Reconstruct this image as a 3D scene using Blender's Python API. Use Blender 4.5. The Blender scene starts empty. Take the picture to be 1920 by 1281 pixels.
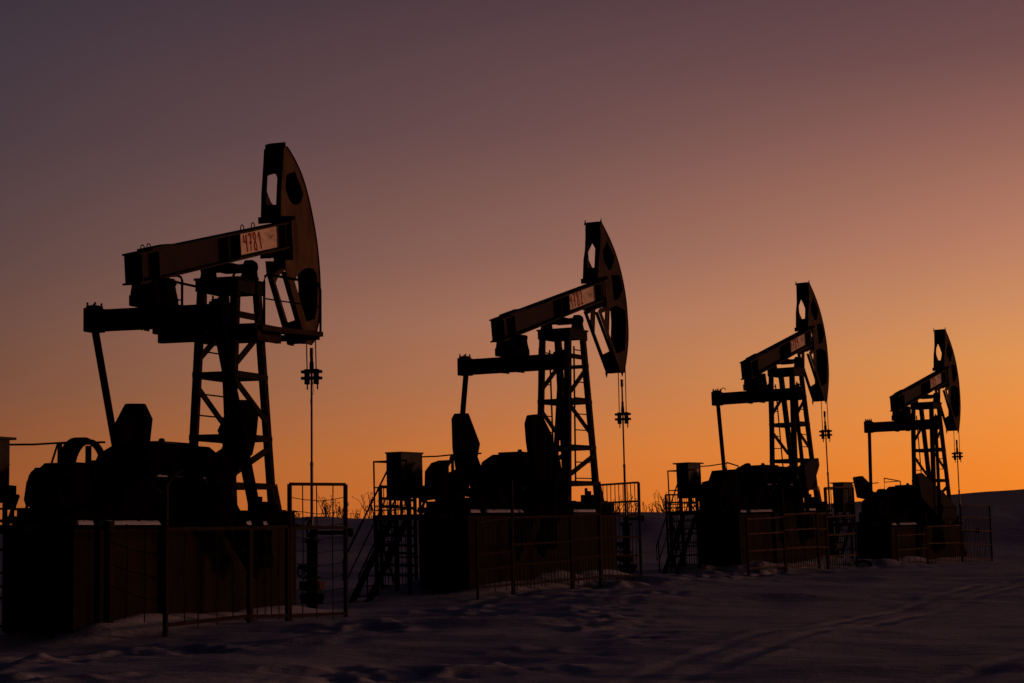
import bpy, bmesh, math, random
import numpy as np
from mathutils import Matrix, Vector
from mathutils.geometry import tessellate_polygon

scene = bpy.context.scene
COL = scene.collection
R = math.radians

# ------------------------------------------------------------------ camera
cam_d = bpy.data.cameras.new('camera')
cam_d.sensor_width = 36.0
cam_d.lens = 75.0
cam_d.clip_start = 0.1
cam_d.clip_end = 20000
cam = bpy.data.objects.new('camera', cam_d)
COL.objects.link(cam)
PITCH = math.atan((1000 - 640.5) / 4000.0)
cam.matrix_world = Matrix.Translation((0, 0, 1.5)) @ Matrix.Rotation(math.pi / 2 + PITCH, 4, 'X') @ Matrix.Rotation(-0.026, 4, 'Z')
scene.camera = cam

# ------------------------------------------------------------------ sky
world = bpy.data.worlds.new('World')
scene.world = world
world.use_nodes = True
nt = world.node_tree
nt.nodes.clear()
def wn(t, **k):
    n = nt.nodes.new(t)
    for a, b in k.items(): setattr(n, a, b)
    return n
def wmath(op, a, b=None, c=None, clamp=False):
    n = wn('ShaderNodeMath', operation=op, use_clamp=clamp)
    for i, v in enumerate((a, b, c)):
        if v is None: continue
        if isinstance(v, (int, float)): n.inputs[i].default_value = v
        else: nt.links.new(v, n.inputs[i])
    return n.outputs[0]
def lin(c): 
    return tuple(((v / 255) / 12.92 if v / 255 <= .04045 else ((v / 255 + .055) / 1.055) ** 2.4) for v in c)
def ramp(fac, stops):
    n = wn('ShaderNodeValToRGB')
    n.color_ramp.interpolation = 'B_SPLINE' if False else 'LINEAR'
    el = n.color_ramp.elements
    while len(el) > 1: el.remove(el[-1])
    el[0].position = stops[0][0]; el[0].color = (*stops[0][1], 1)
    for p, c in stops[1:]:
        e = el.new(p); e.color = (*c, 1)
    nt.links.new(fac, n.inputs[0])
    return n.outputs[0]
tc = wn('ShaderNodeTexCoord')
sep = wn('ShaderNodeSeparateXYZ')
nrm = wn('ShaderNodeVectorMath', operation='NORMALIZE')
nt.links.new(tc.outputs['Generated'], nrm.inputs[0])
nt.links.new(nrm.outputs[0], sep.inputs[0])
X, Y, Z = sep.outputs
elev = wmath('MULTIPLY', wmath('ARCSINE', Z), 180 / math.pi)          # degrees
azim = wmath('MULTIPLY', wmath('ARCTAN2', X, Y), 180 / math.pi)       # degrees to the right of forward
ef = wmath('DIVIDE', elev, 60.0, clamp=True)
def stops(L): return [(e / 60.0, lin(c)) for e, c in L]
DUSK = [(32, (17, 18, 30)), (60, (13, 16, 28))]
left = ramp(ef, stops([(0, (166, 84, 34)), (2.1, (150, 85, 46)), (4.0, (124, 81, 61)), (5.7, (111, 77, 66)), (7.4, (96, 71, 68)), (10.7, (75, 60, 66)), (14.3, (61, 51, 61)), (19, (40, 36, 48))] + DUSK))
mid_ = ramp(ef, stops([(0, (214, 108, 36)), (2.1, (208, 120, 57)), (4.0, (183, 118, 80)), (5.7, (169, 115, 91)), (7.4, (145, 101, 88)), (10.7, (111, 79, 78)), (14.3, (83, 61, 67)), (19, (50, 41, 52))] + DUSK))
right = ramp(ef, stops([(0, (245, 130, 34)), (1.4, (243, 136, 46)), (2.9, (238, 145, 66)), (4.3, (226, 149, 82)), (5.7, (206, 140, 95)), (7.4, (185, 125, 99)), (10.0, (150, 101, 89)), (12.2, (116, 79, 78)), (14.3, (97, 67, 71)), (19, (58, 44, 53))] + DUSK))
def mapr(v, a, b, lo=0.0, hi=1.0, smooth=True):
    n = wn('ShaderNodeMapRange')
    n.interpolation_type = 'SMOOTHSTEP' if smooth else 'LINEAR'
    n.inputs[1].default_value = a; n.inputs[2].default_value = b
    n.inputs[3].default_value = lo; n.inputs[4].default_value = hi
    nt.links.new(v, n.inputs[0])
    return n.outputs[0]
def wmix(f, a, b):
    n = wn('ShaderNodeMix', data_type='RGBA')
    nt.links.new(f, n.inputs['Factor']); nt.links.new(a, n.inputs['A']); nt.links.new(b, n.inputs['B'])
    return n.outputs['Result']
c = wmix(mapr(azim, -14, 1, smooth=False), left, mid_)
c = wmix(mapr(azim, 1, 14, smooth=False), c, right)
# brightness away from the afterglow
d_az = wmath('ABSOLUTE', wmath('SUBTRACT', azim, 22.0))
d_az = wmath('MINIMUM', d_az, wmath('SUBTRACT', 360.0, d_az))
fall = mapr(d_az, 36, 120, 1.0, 0.05)
sc_ = wn('ShaderNodeVectorMath', operation='SCALE')
nt.links.new(c, sc_.inputs[0]); nt.links.new(fall, sc_.inputs['Scale'])
bg = wn('ShaderNodeBackground')
bg.inputs['Strength'].default_value = 1.0
nt.links.new(sc_.outputs[0], bg.inputs[0])
wo = wn('ShaderNodeOutputWorld')
nt.links.new(bg.outputs[0], wo.inputs[0])

# ------------------------------------------------------------------ low red glow of the sun just set
SUN_AZ, SUN_EL = 76.0, 0.9
sd = bpy.data.lights.new('sun', 'SUN')
sd.energy = 0.85
sd.color = (1.0, 0.40, 0.22)
sd.angle = R(9)
so = bpy.data.objects.new('sun', sd)
COL.objects.link(so)
sv = Vector((math.sin(R(SUN_AZ)) * math.cos(R(SUN_EL)), math.cos(R(SUN_AZ)) * math.cos(R(SUN_EL)), math.sin(R(SUN_EL))))
so.rotation_euler = sv.to_track_quat('Z', 'Y').to_euler()
so.location = (30, 20, 20)

vs = scene.view_settings
vs.view_transform = 'Standard'; vs.look = 'None'; vs.exposure = 0; vs.gamma = 1; vs.use_curve_mapping = False

# ------------------------------------------------------------------ materials
def mat(name, c1, c2=None, scale=6.0, rough=0.75, metal=0.0, bump=0.0, stretch=(1, 1, 1), lo=.35, hi=.65, detail=6, bscale=None, spec=.10):
    m = bpy.data.materials.new(name); m.use_nodes = True
    t = m.node_tree; b = t.nodes['Principled BSDF']
    b.inputs['Roughness'].default_value = rough; b.inputs['Metallic'].default_value = metal
    if 'Specular IOR Level' in b.inputs: b.inputs['Specular IOR Level'].default_value = spec
    co = t.nodes.new('ShaderNodeTexCoord'); mp = t.nodes.new('ShaderNodeMapping')
    mp.inputs['Scale'].default_value = stretch
    t.links.new(co.outputs['Object'], mp.inputs[0])
    n = t.nodes.new('ShaderNodeTexNoise'); n.inputs['Scale'].default_value = scale; n.inputs['Detail'].default_value = detail
    n.inputs['Roughness'].default_value = .65
    t.links.new(mp.outputs[0], n.inputs['Vector'])
    if c2:
        r = t.nodes.new('ShaderNodeValToRGB')
        r.color_ramp.elements[0].position = lo; r.color_ramp.elements[0].color = (*c1, 1)
        r.color_ramp.elements[1].position = hi; r.color_ramp.elements[1].color = (*c2, 1)
        t.links.new(n.outputs[0], r.inputs[0]); t.links.new(r.outputs[0], b.inputs['Base Color'])
    else: b.inputs['Base Color'].default_value = (*c1, 1)
    if bump:
        bp = t.nodes.new('ShaderNodeBump'); bp.inputs['Strength'].default_value = bump; bp.inputs['Distance'].default_value = .02
        n2 = t.nodes.new('ShaderNodeTexNoise'); n2.inputs['Scale'].default_value = bscale or scale * 4; n2.inputs['Detail'].default_value = 4
        t.links.new(mp.outputs[0], n2.inputs['Vector'])
        t.links.new(n2.outputs[0], bp.inputs['Height']); t.links.new(bp.outputs[0], b.inputs['Normal'])
    return m
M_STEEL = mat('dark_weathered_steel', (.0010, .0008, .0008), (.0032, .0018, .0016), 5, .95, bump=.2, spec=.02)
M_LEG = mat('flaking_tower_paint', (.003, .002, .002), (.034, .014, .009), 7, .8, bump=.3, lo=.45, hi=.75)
M_BEAM = mat('brown_beam_paint', (.013, .006, .0055), (.030, .014, .012), 3, .7, bump=.15, stretch=(1, 1, 2))
M_HEAD = mat('rusty_yellow_paint', (.028, .013, .008), (.145, .078, .042), 2.6, .75, bump=.25, stretch=(1.6, 1.6, .6), lo=.3, hi=.7)
M_HEAD2 = mat('dull_brown_head_paint', (.014, .007, .005), (.085, .040, .023), 4, .75, bump=.25, lo=.35, hi=.7)
M_PANEL = mat('faded_white_panel_paint', (.34, .19, .14), (.90, .72, .60), 2.5, .6, bump=.1, stretch=(1, 1, 1.8), lo=.28, hi=.5)
M_RED = mat('red_brush_paint', (.26, .016, .014), (.36, .03, .025), 9, .6)
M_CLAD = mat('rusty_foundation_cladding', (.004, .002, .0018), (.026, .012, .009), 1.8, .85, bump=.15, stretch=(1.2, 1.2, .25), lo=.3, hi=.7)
M_CAB = mat('grey_cabinet_paint', (.022, .018, .017), (.05, .038, .034), 3, .6, bump=.1)
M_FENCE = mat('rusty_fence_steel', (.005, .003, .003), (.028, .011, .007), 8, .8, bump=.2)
M_RAIL = mat('glow_lit_rail_steel', (.018, .007, .004), (.16, .060, .028), 3.5, .7, bump=.2, lo=.42, hi=.7)  # brighter orange copy of the fence steel; evening glow on far rails in colour
M_WIRE = mat('dark_wire', (.008, .006, .006), None, rough=.7)
M_ROD = mat('bare_steel_rod', (.06, .05, .05), (.11, .09, .085), 10, .45, metal=.6)
M_REDV = mat('faded_red_valve_paint', (.035, .006, .005), (.06, .011, .009), 8, .6)
M_WOOD = mat('weathered_plank', (.010, .005, .004), (.045, .020, .014), 5, .85, stretch=(.5, 3, 3), bump=.3)
M_TWIG = mat('dry_twig', (.014, .008, .006), (.03, .016, .011), 20, .9)
M_PAPER = mat('pale_notice_sheet', (.45, .42, .40), (.55, .5, .48), 8, .7)

def snow_mat(name, bs=.5, tint=(.62, .66, .86)):
    m = bpy.data.materials.new(name); m.use_nodes = True
    t = m.node_tree; b = t.nodes['Principled BSDF']
    b.inputs['Roughness'].default_value = .75
    if 'Specular IOR Level' in b.inputs: b.inputs['Specular IOR Level'].default_value = 0.15
    co = t.nodes.new('ShaderNodeTexCoord')
    n0 = t.nodes.new('ShaderNodeTexNoise'); n0.inputs['Scale'].default_value = .35; n0.inputs['Detail'].default_value = 5
    t.links.new(co.outputs['Object'], n0.inputs['Vector'])
    r = t.nodes.new('ShaderNodeValToRGB')
    r.color_ramp.elements[0].position = .3; r.color_ramp.elements[0].color = (tint[0] * .80, tint[1] * .80, tint[2] * .82, 1)
    r.color_ramp.elements[1].position = .7; r.color_ramp.elements[1].color = (*tint, 1)
    t.links.new(n0.outputs[0], r.inputs[0]); t.links.new(r.outputs[0], b.inputs['Base Color'])
    mp = t.nodes.new('ShaderNodeMapping'); mp.inputs['Rotation'].default_value = (0, 0, .35); mp.inputs['Scale'].default_value = (1, 2.6, 1)
    t.links.new(co.outputs['Object'], mp.inputs[0])
    n1 = t.nodes.new('ShaderNodeTexNoise'); n1.inputs['Scale'].default_value = 1.6; n1.inputs['Detail'].default_value = 8; n1.inputs['Roughness'].default_value = .62
    t.links.new(mp.outputs[0], n1.inputs['Vector'])
    bp = t.nodes.new('ShaderNodeBump'); bp.inputs['Strength'].default_value = bs; bp.inputs['Distance'].default_value = .12
    t.links.new(n1.outputs[0], bp.inputs['Height'])
    n2 = t.nodes.new('ShaderNodeTexNoise'); n2.inputs['Scale'].default_value = 9; n2.inputs['Detail'].default_value = 6; n2.inputs['Roughness'].default_value = .7
    t.links.new(co.outputs['Object'], n2.inputs['Vector'])
    bp2 = t.nodes.new('ShaderNodeBump'); bp2.inputs['Strength'].default_value = bs; bp2.inputs['Distance'].default_value = .035
    t.links.new(n2.outputs[0], bp2.inputs['Height']); t.links.new(bp.outputs[0], bp2.inputs['Normal']); t.links.new(bp2.outputs[0], b.inputs['Normal'])
    return m
M_SNOW = snow_mat('snow', .55)
M_SNOWF = snow_mat('far_snow', .4, (.60, .60, .72))
M_SNOWC = snow_mat('snow_cap', .3)

# ------------------------------------------------------------------ mesh helpers
class MB:
    def __init__(s): s.v = []; s.f = []
    def add(s, vs, fs):
        o = len(s.v); s.v += [tuple(v) for v in vs]; s.f += [tuple(i + o for i in f) for f in fs]; return s
    def box(s, x0, x1, y0, y1, z0, z1):
        x0, x1 = min(x0, x1), max(x0, x1); y0, y1 = min(y0, y1), max(y0, y1); z0, z1 = min(z0, z1), max(z0, z1)
        return s.add([(x0, y0, z0), (x1, y0, z0), (x1, y1, z0), (x0, y1, z0), (x0, y0, z1), (x1, y0, z1), (x1, y1, z1), (x0, y1, z1)],
                     [(0, 3, 2, 1), (4, 5, 6, 7), (0, 1, 5, 4), (1, 2, 6, 5), (2, 3, 7, 6), (3, 0, 4, 7)])
    def prism(s, poly, y0, y1, holes=()):          # polygon in the x-z plane, thickness along y
        loops = [list(poly)] + [list(h) for h in holes]
        flat = [p for l in loops for p in l]; n = len(flat)
        tri = tessellate_polygon([[Vector((p[0], p[1], 0)) for p in l] for l in loops])
        vs = [(p[0], y0, p[1]) for p in flat] + [(p[0], y1, p[1]) for p in flat]
        fs = [tuple(t) for t in tri] + [tuple(i + n for i in reversed(t)) for t in tri]
        k = 0
        for l in loops:
            m = len(l)
            for i in range(m):
                a, b = k + i, k + (i + 1) % m; fs.append((a, b, b + n, a + n))
            k += m
        return s.add(vs, fs)
    def bar(s, a, b, w=.05, h=None, up=(0, 0, 1)):   # rectangular bar from a to b
        h = h or w; a = Vector(a); b = Vector(b); d = (b - a).normalized(); u = Vector(up)
        if abs(d.dot(u)) > .98: u = Vector((1, 0, 0))
        r = d.cross(u).normalized(); u = r.cross(d).normalized()
        vs = [p + r * (i * w / 2) + u * (j * h / 2) for p in (a, b) for i, j in ((-1, -1), (1, -1), (1, 1), (-1, 1))]
        return s.add(vs, [(0, 3, 2, 1), (4, 5, 6, 7), (0, 1, 5, 4), (1, 2, 6, 5), (2, 3, 7, 6), (3, 0, 4, 7)])
    def taper(s, a, b, w0, h0, w1, h1):
        a = Vector(a); b = Vector(b)
        vs = [a + Vector((i * w0 / 2, j * h0 / 2, 0)) for i, j in ((-1, -1), (1, -1), (1, 1), (-1, 1))] + [b + Vector((i * w1 / 2, j * h1 / 2, 0)) for i, j in ((-1, -1), (1, -1), (1, 1), (-1, 1))]
        return s.add(vs, [(0, 3, 2, 1), (4, 5, 6, 7), (0, 1, 5, 4), (1, 2, 6, 5), (2, 3, 7, 6), (3, 0, 4, 7)])
    def angle(s, a, b, w, t, dx, dy):              # L-section: two thin plates meeting at an edge
        a = Vector(a); b = Vector(b); ex = Vector((dx * w, 0, 0)); ey = Vector((0, dy * w, 0)); tx = Vector((dx * t, 0, 0)); ty = Vector((0, dy * t, 0))
        prof = [Vector((0, 0, 0)), ex, ex + ty, tx + ty, tx + ey, ey]
        n = 6
        vs = [a + p for p in prof] + [b + p for p in prof]
        fs = [tuple(range(n)), tuple(reversed(range(n, 2 * n)))] + [(i, (i + 1) % n, (i + 1) % n + n, i + n) for i in range(n)]
        return s.add(vs, fs)
    def tube(s, pts, r=.02, n=8, r2=None):
        pts = [Vector(p) for p in pts]; rings = []
        for i, p in enumerate(pts):
            d = (pts[min(i + 1, len(pts) - 1)] - pts[max(i - 1, 0)]).normalized()
            u = Vector((0, 0, 1)) if abs(d.z) < .9 else Vector((1, 0, 0))
            a = d.cross(u).normalized(); b = d.cross(a).normalized()
            rr = r if r2 is None else r + (r2 - r) * i / (len(pts) - 1)
            rings.append([p + a * (rr * math.cos(2 * math.pi * k / n)) + b * (rr * math.sin(2 * math.pi * k / n)) for k in range(n)])
        vs = [v for g in rings for v in g]; fs = []
        for i in range(len(pts) - 1):
            for k in range(n):
                fs.append((i * n + k, i * n + (k + 1) % n, (i + 1) * n + (k + 1) % n, (i + 1) * n + k))
        fs += [tuple(reversed(range(n))), tuple(range((len(pts) - 1) * n, len(pts) * n))]
        return s.add(vs, fs)
    def cyl(s, a, b, r, n=16, r2=None): return s.tube([a, b], r, n, r2)
    def ring(s, c, R_, r, axis='y', n=24, arc=(0, 360), m=6, sx=1.0):
        pts = []
        full = arc[1] - arc[0] >= 360
        for i in range(n + 1):
            t = R(arc[0] + (arc[1] - arc[0]) * i / n); u, w = R_ * math.cos(t) * sx, R_ * math.sin(t)
            pts.append({'y': (c[0] + u, c[1], c[2] + w), 'x': (c[0], c[1] + u, c[2] + w), 'z': (c[0] + u, c[1] + w, c[2])}[axis])
        return s.tube(pts, r, m)
    def build(s, name, material, parent=None, smooth=False, bevel=0.0):
        me = bpy.data.meshes.new(name); me.from_pydata(s.v, [], s.f)
        bm = bmesh.new(); bm.from_mesh(me); bmesh.ops.recalc_face_normals(bm, faces=bm.faces)
        if bevel:
            ed = [e for e in bm.edges if len(e.link_faces) == 2 and e.calc_face_angle(0) > .6]
            bmesh.ops.bevel(bm, geom=ed, offset=bevel, segments=2, affect='EDGES', clamp_overlap=True)
        bm.to_mesh(me); bm.free()
        if smooth:
            for p in me.polygons: p.use_smooth = True
        me.materials.append(material)
        o = bpy.data.objects.new(name, me); COL.objects.link(o)
        if parent: o.parent = parent
        return o
def tag(o, label=None, cat=None, group=None, kind=None):
    if label: o['label'] = label
    if cat: o['category'] = cat
    if group: o['group'] = group
    if kind: o['kind'] = kind
    return o
def root(name, label, cat, group=None, M=None):
    o = bpy.data.objects.new(name, None); COL.objects.link(o); o.empty_display_size = .3
    if M is not None: o.matrix_world = M
    return tag(o, label, cat, group)
def smoothcurve(pts, n=6):
    out = []; P = [Vector(p) for p in pts]
    for i in range(len(P) - 1):
        p0 = P[max(i - 1, 0)]; p1 = P[i]; p2 = P[i + 1]; p3 = P[min(i + 2, len(P) - 1)]
        for k in range(n):
            t = k / n
            out.append(tuple(.5 * ((2 * p1) + (-p0 + p2) * t + (2 * p0 - 5 * p1 + 4 * p2 - p3) * t * t + (-p0 + 3 * p1 - 3 * p2 + p3) * t ** 3)))
    out.append(tuple(P[-1])); return out

# ------------------------------------------------------------------ snow field (ground)
def vnoise(x, y, seed=0):
    xi = np.floor(x).astype(np.int64); yi = np.floor(y).astype(np.int64); xf = x - xi; yf = y - yi
    u = xf * xf * (3 - 2 * xf); v = yf * yf * (3 - 2 * yf)
    def h(a, b):
        n = (a * 374761393 + b * 668265263 + seed * 974634777) & 0xffffffff
        n = ((n ^ (n >> 13)) * 1274126177) & 0xffffffff
        return ((n ^ (n >> 16)) & 0xffff) / 65535.0
    return (h(xi, yi) * (1 - u) + h(xi + 1, yi) * u) * (1 - v) + (h(xi, yi + 1) * (1 - u) + h(xi + 1, yi + 1) * u) * v
def fbm(x, y, o=4, seed=0):
    r = 0; a = .5; 
    for k in range(o): r = r + a * (vnoise(x * 2 ** k, y * 2 ** k, seed + k) - .5); a *= .5
    return r
CTRL = [(-6.8, 28, .05), (-6.2, 30, .35), (-5.6, 29.6, .40), (-5.0, 30, .20), (-3.9, 31.5, .24), (-2.8, 34, .18), (-2.7, 40, .28), (-1.9, 41, .46), (-.8, 42, .40), (.3, 43, .43), (2.6, 47, .44), (3.7, 52, .33), (5.8, 54, .40), (8.3, 58, .44), (10, 62, .25), (15, 68, .07),
        (-4.8, 20, .22), (-.1, 20, .10), (4.7, 20, 0), (-6, 14, .15), (6, 14, -.1), (0, 10, 0), (0, 0, -.05), (9, 30, .05), (8, 40, .18), (12, 50, .2), (2.5, 30, .15), (-5.6, 72, 1.0), (-3.9, 50, .55), (4, 65, .60), (19.5, 85, .55), (16, 70, .05), (20, 60, .1), (-9, 34, .45), (-7, 50, .6), (-12, 60, .9), (0, 55, .5), (10, 76, .6), (-5, 36, .42), (13, 66, .12)]
TRACKS = [([(-1.5, 13), (.5, 19.2), (1.9, 23.3), (3.6, 27.9), (6.1, 33.7), (10.2, 44.4), (16, 58), (30, 85)], .095, .020), ([(-2.6, 10), (.5, 17.6), (1.8, 21.5), (3.5, 26.0), (9.3, 39.8), (17, 54), (32, 80)], .095, .020),
          ([(0, 10), (2.4, 16.4), (3.8, 19.9), (5.3, 22.6), (9, 29), (15, 38)], .11, .024), ([(.9, 10), (3.1, 16.4), (4.5, 19.9), (6.0, 22.6), (9.8, 29), (16, 38)], .11, .024)]
def seg_dist(x, y, pts):
    d = np.full(np.shape(x), 1e9)
    for (ax, ay), (bx, by) in zip(pts[:-1], pts[1:]):
        vx, vy = bx - ax, by - ay; t = np.clip(((x - ax) * vx + (y - ay) * vy) / (vx * vx + vy * vy), 0, 1)
        d = np.minimum(d, np.hypot(x - ax - t * vx, y - ay - t * vy))
    return d
JP = [((-4.479, 33.3, 1.841), 1.220, .016, .111), ((1.056, 44.761, 2.001), 1.097, .002, .133), ((7.418, 57.409, 1.996), 1.093, -.015, .123), ((13.116, 67.779, 1.562), 1.058, -.004, .108)]
def jack_matrix(i):
    p, g, l, b = JP[i]
    return Matrix.Translation(p) @ Matrix.Rotation(l, 4, 'Y') @ Matrix.Rotation(g, 4, 'Z')
def ground_z(x, y):
    x = np.asarray(x, float); y = np.asarray(y, float)
    num = np.zeros_like(x); den = np.zeros_like(x) + 1e-9
    for cx, cy, cz in CTRL:
        s = .09 * max(cy, 18)
        w = np.exp(-((x - cx) ** 2 + ((y - cy) * .75) ** 2) / (2 * s * s)) + 1e-5 / (1 + ((x - cx) ** 2 + (y - cy) ** 2) * .01)
        num += w * cz; den += w
    z = num / den
    # bank of ploughed snow behind the row
    edge = 88 + 3 * fbm(x * .05, x * 0 + 3.1, 3, 5) * 2
    t = np.clip((y - (edge - 14)) / 22.0, 0, 1); t = t * t * (3 - 2 * t)
    crest = 2.30 + .10 * np.exp(-((x + 8.8) / 1.6) ** 2) - .008 * np.clip(x - 4, 0, 40) + .20 * fbm(x * .35, y * .12, 4, 9) + .012 * np.clip(-x - 8, 0, 60)
    z = z * (1 - t) + crest * t
    # drifts and ripples
    near = 1 - t * .6
    z = z + near * (.20 * fbm(x * .20 + y * .05, y * .30, 4, 1) + .045 * fbm(x * 1.0 + y * .3, y * 1.5, 4, 2))
    def crest_drift(cx, cy, rx_, ry_, h, ang=.0):      # a drift with one sharp edge
        u = (x - cx) * math.cos(ang) + (y - cy) * math.sin(ang); v = -(x - cx) * math.sin(ang) + (y - cy) * math.cos(ang)
        v = v + .35 * fbm(u * .8, u * 0 + cx, 2, 77) * ry_
        return h * np.exp(-(u / rx_) ** 2) * np.where(v > 0, np.exp(-(v / ry_) ** 2), np.exp(-(v / (ry_ * .35)) ** 2))
    for dr in ((-5.4, 28.6, .9, 1.0, .05, .2), (-1.6, 41.2, 1.3, 1.4, .20, .3), (.6, 42.6, 2.0, 1.0, .16, .25), (2.4, 44.2, 1.6, 1.2, .14, -.3), (5.0, 52.5, 2.2, 1.3, .16, .1), (9.3, 57.6, 1.5, 1.2, .26, .1), (12.2, 63.5, 3.0, 1.4, .08, .1),
               (-2.0, 26.5, 1.5, .8, .07, .2), (.8, 29.5, 2.5, 1.2, .10, .15), (4.6, 36, 2.6, 1.2, .10, .1), (-1.0, 22.0, 2.2, .8, .07, .1), (3.6, 21.5, 1.6, .7, .06, .2), (1.8, 35.0, 1.6, .9, .12, .2), (7.5, 45, 2.5, 1.2, .10, .1)):
        z = z + crest_drift(*dr)
    # churned bands of old foot and wheel marks
    clump = np.clip(fbm(x * 1.3, y * .9, 3, 51) * 3 + .55, 0, 1)
    band = seg_dist(x, y, [(-7, 21.5), (-5, 24.2), (-4.2, 25.3), (-2.3, 28.5), (-1.4, 32.2), (-.1, 37), (3, 45), (6, 51)])
    z = z + np.exp(-(band / .95) ** 2) * clump * (.26 * fbm(x * 3.4, y * 2.4, 4, 21) - .02)
    band2 = seg_dist(x, y, [(-6, 20), (-3, 20.5), (0, 22.5), (1.2, 26), (1.0, 31), (2.5, 38)])
    z = z + np.exp(-(band2 / .8) ** 2) * clump * (.20 * fbm(x * 3.8, y * 2.6, 4, 31))
    band3 = seg_dist(x, y, [(2.0, 43), (3.6, 46), (4.5, 50), (8, 55), (11, 60)])
    z = z + np.exp(-(band3 / 1.6) ** 2) * clump * (.26 * fbm(x * 2.2, y * 1.5, 4, 33))
    wob = .12 * fbm(x * .9, y * .5, 3, 71)
    for pts, w, dp in TRACKS:
        d = seg_dist(x + wob, y, pts)
        k = np.clip(fbm(x * .7, y * .4, 3, 73) * 2.6 + .6, .12, 1)
        z = z - dp * k * np.exp(-(d / w) ** 2) + dp * .5 * k * np.exp(-((d - w * 2.0) / (w * .8)) ** 2) * (1 + 1.6 * fbm(x * 4, y * 3, 3, 75))
    # snow blown against the foundations
    for i, (p, g, l, b) in enumerate(JP):
        dx, dy = x - p[0], y - p[1]
        lx = dx * math.cos(g) + dy * math.sin(g); ly = -dx * math.sin(g) + dy * math.cos(g)
        ins = 1 / (1 + np.exp(-(lx + 5.4) * 2.5)) / (1 + np.exp((lx - 1.8) * 2.5))
        z = z + ins * .17 * np.exp(-((np.abs(ly) - .55) / .45) ** 2) * (1 + .9 * fbm(lx * 1.1, ly * 1.5, 3, 40 + i))
    return z
xs = np.concatenate([[-1500, -700, -300, -150, -80, -50, -35, -27], np.arange(-18, 28, .07), [36, 42, 52, 70, 100, 180, 350, 700, 1500]])
ys = [-300, -100, -40, -15, -5, 0, 4, 8, 10]
yy = 11.0
while yy < 120: ys.append(yy); yy *= 1.0031
ys = np.array(ys + [125, 132, 142, 160, 200, 300, 600, 1200, 3000])
GX, GY = np.meshgrid(xs, ys)
GZ = ground_z(GX, GY)
far = np.clip((GY - 125) / 100, 0, 1); GZ = GZ * (1 - far) + 1.0 * far
sidefade = np.clip((np.abs(GX - 5) - 30) / 60, 0, 1) * (GY < 80); GZ = GZ * (1 - sidefade) + .2 * sidefade
nx, ny = len(xs), len(ys)
me = bpy.data.meshes.new('snow_field')
verts = np.stack([GX, GY, GZ], -1).reshape(-1, 3)
idx = np.arange(nx * ny).reshape(ny, nx)
quads = np.stack([idx[:-1, :-1], idx[:-1, 1:], idx[1:, 1:], idx[1:, :-1]], -1).reshape(-1, 4)
me.vertices.add(len(verts)); me.vertices.foreach_set('co', verts.ravel())
me.loops.add(quads.size); me.loops.foreach_set('vertex_index', quads.ravel())
me.polygons.add(len(quads)); me.polygons.foreach_set('loop_start', np.arange(0, quads.size, 4)); me.polygons.foreach_set('loop_total', np.full(len(quads), 4))
me.polygons.foreach_set('use_smooth', np.ones(len(quads), bool))
me.update(calc_edges=True); me.validate()
me.materials.append(M_SNOW)
o = bpy.data.objects.new('snow_field', me); COL.objects.link(o); tag(o, kind='structure')
def gz(x, y): return float(ground_z(np.array([x]), np.array([y]))[0])

# distant snow-covered hill rising to the right
RIDGE = [(-400, 6.0), (-120, 4.6), (-60, 4.0), (-27.4, 3.2), (-17, 3.0), (2, 3.2), (11.8, 3.36), (17, 3.42), (28, 3.68), (38, 4.06), (53, 4.77), (57.2, 5.05), (61.7, 5.25), (80, 6.6), (120, 9), (250, 14), (500, 20)]
hx = np.array([r[0] for r in RIDGE]); hz = np.array([r[1] for r in RIDGE])
X1 = np.concatenate([np.arange(-400, -60, 10), np.arange(-60, 90, .8), np.arange(90, 500, 8)])
Y1 = np.concatenate([np.arange(150, 262, 4), np.arange(262, 330, 8), [350, 400, 600]])
A, B = np.meshgrid(X1, Y1)
ridge = np.interp(A, hx, hz)
tt = np.clip((B - 150) / 110, 0, 1); tt = tt ** .8
Hh = .3 + (ridge - .3) * tt + .25 * fbm(A * .08, B * .05, 4, 61) * tt - .04 * np.clip(B - 262, 0, 1000) * .6
me = bpy.data.meshes.new('hill')
verts = np.stack([A, B, Hh], -1).reshape(-1, 3); n1, n2 = len(X1), len(Y1)
idx = np.arange(n1 * n2).reshape(n2, n1)
quads = np.stack([idx[:-1, :-1], idx[:-1, 1:], idx[1:, 1:], idx[1:, :-1]], -1).reshape(-1, 4)
me.from_pydata(verts.tolist(), [], quads.tolist()); 
for p in me.polygons: p.use_smooth = True
me.materials.append(M_SNOWF)
o = bpy.data.objects.new('hill', me); COL.objects.link(o); tag(o, kind='structure')

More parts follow.
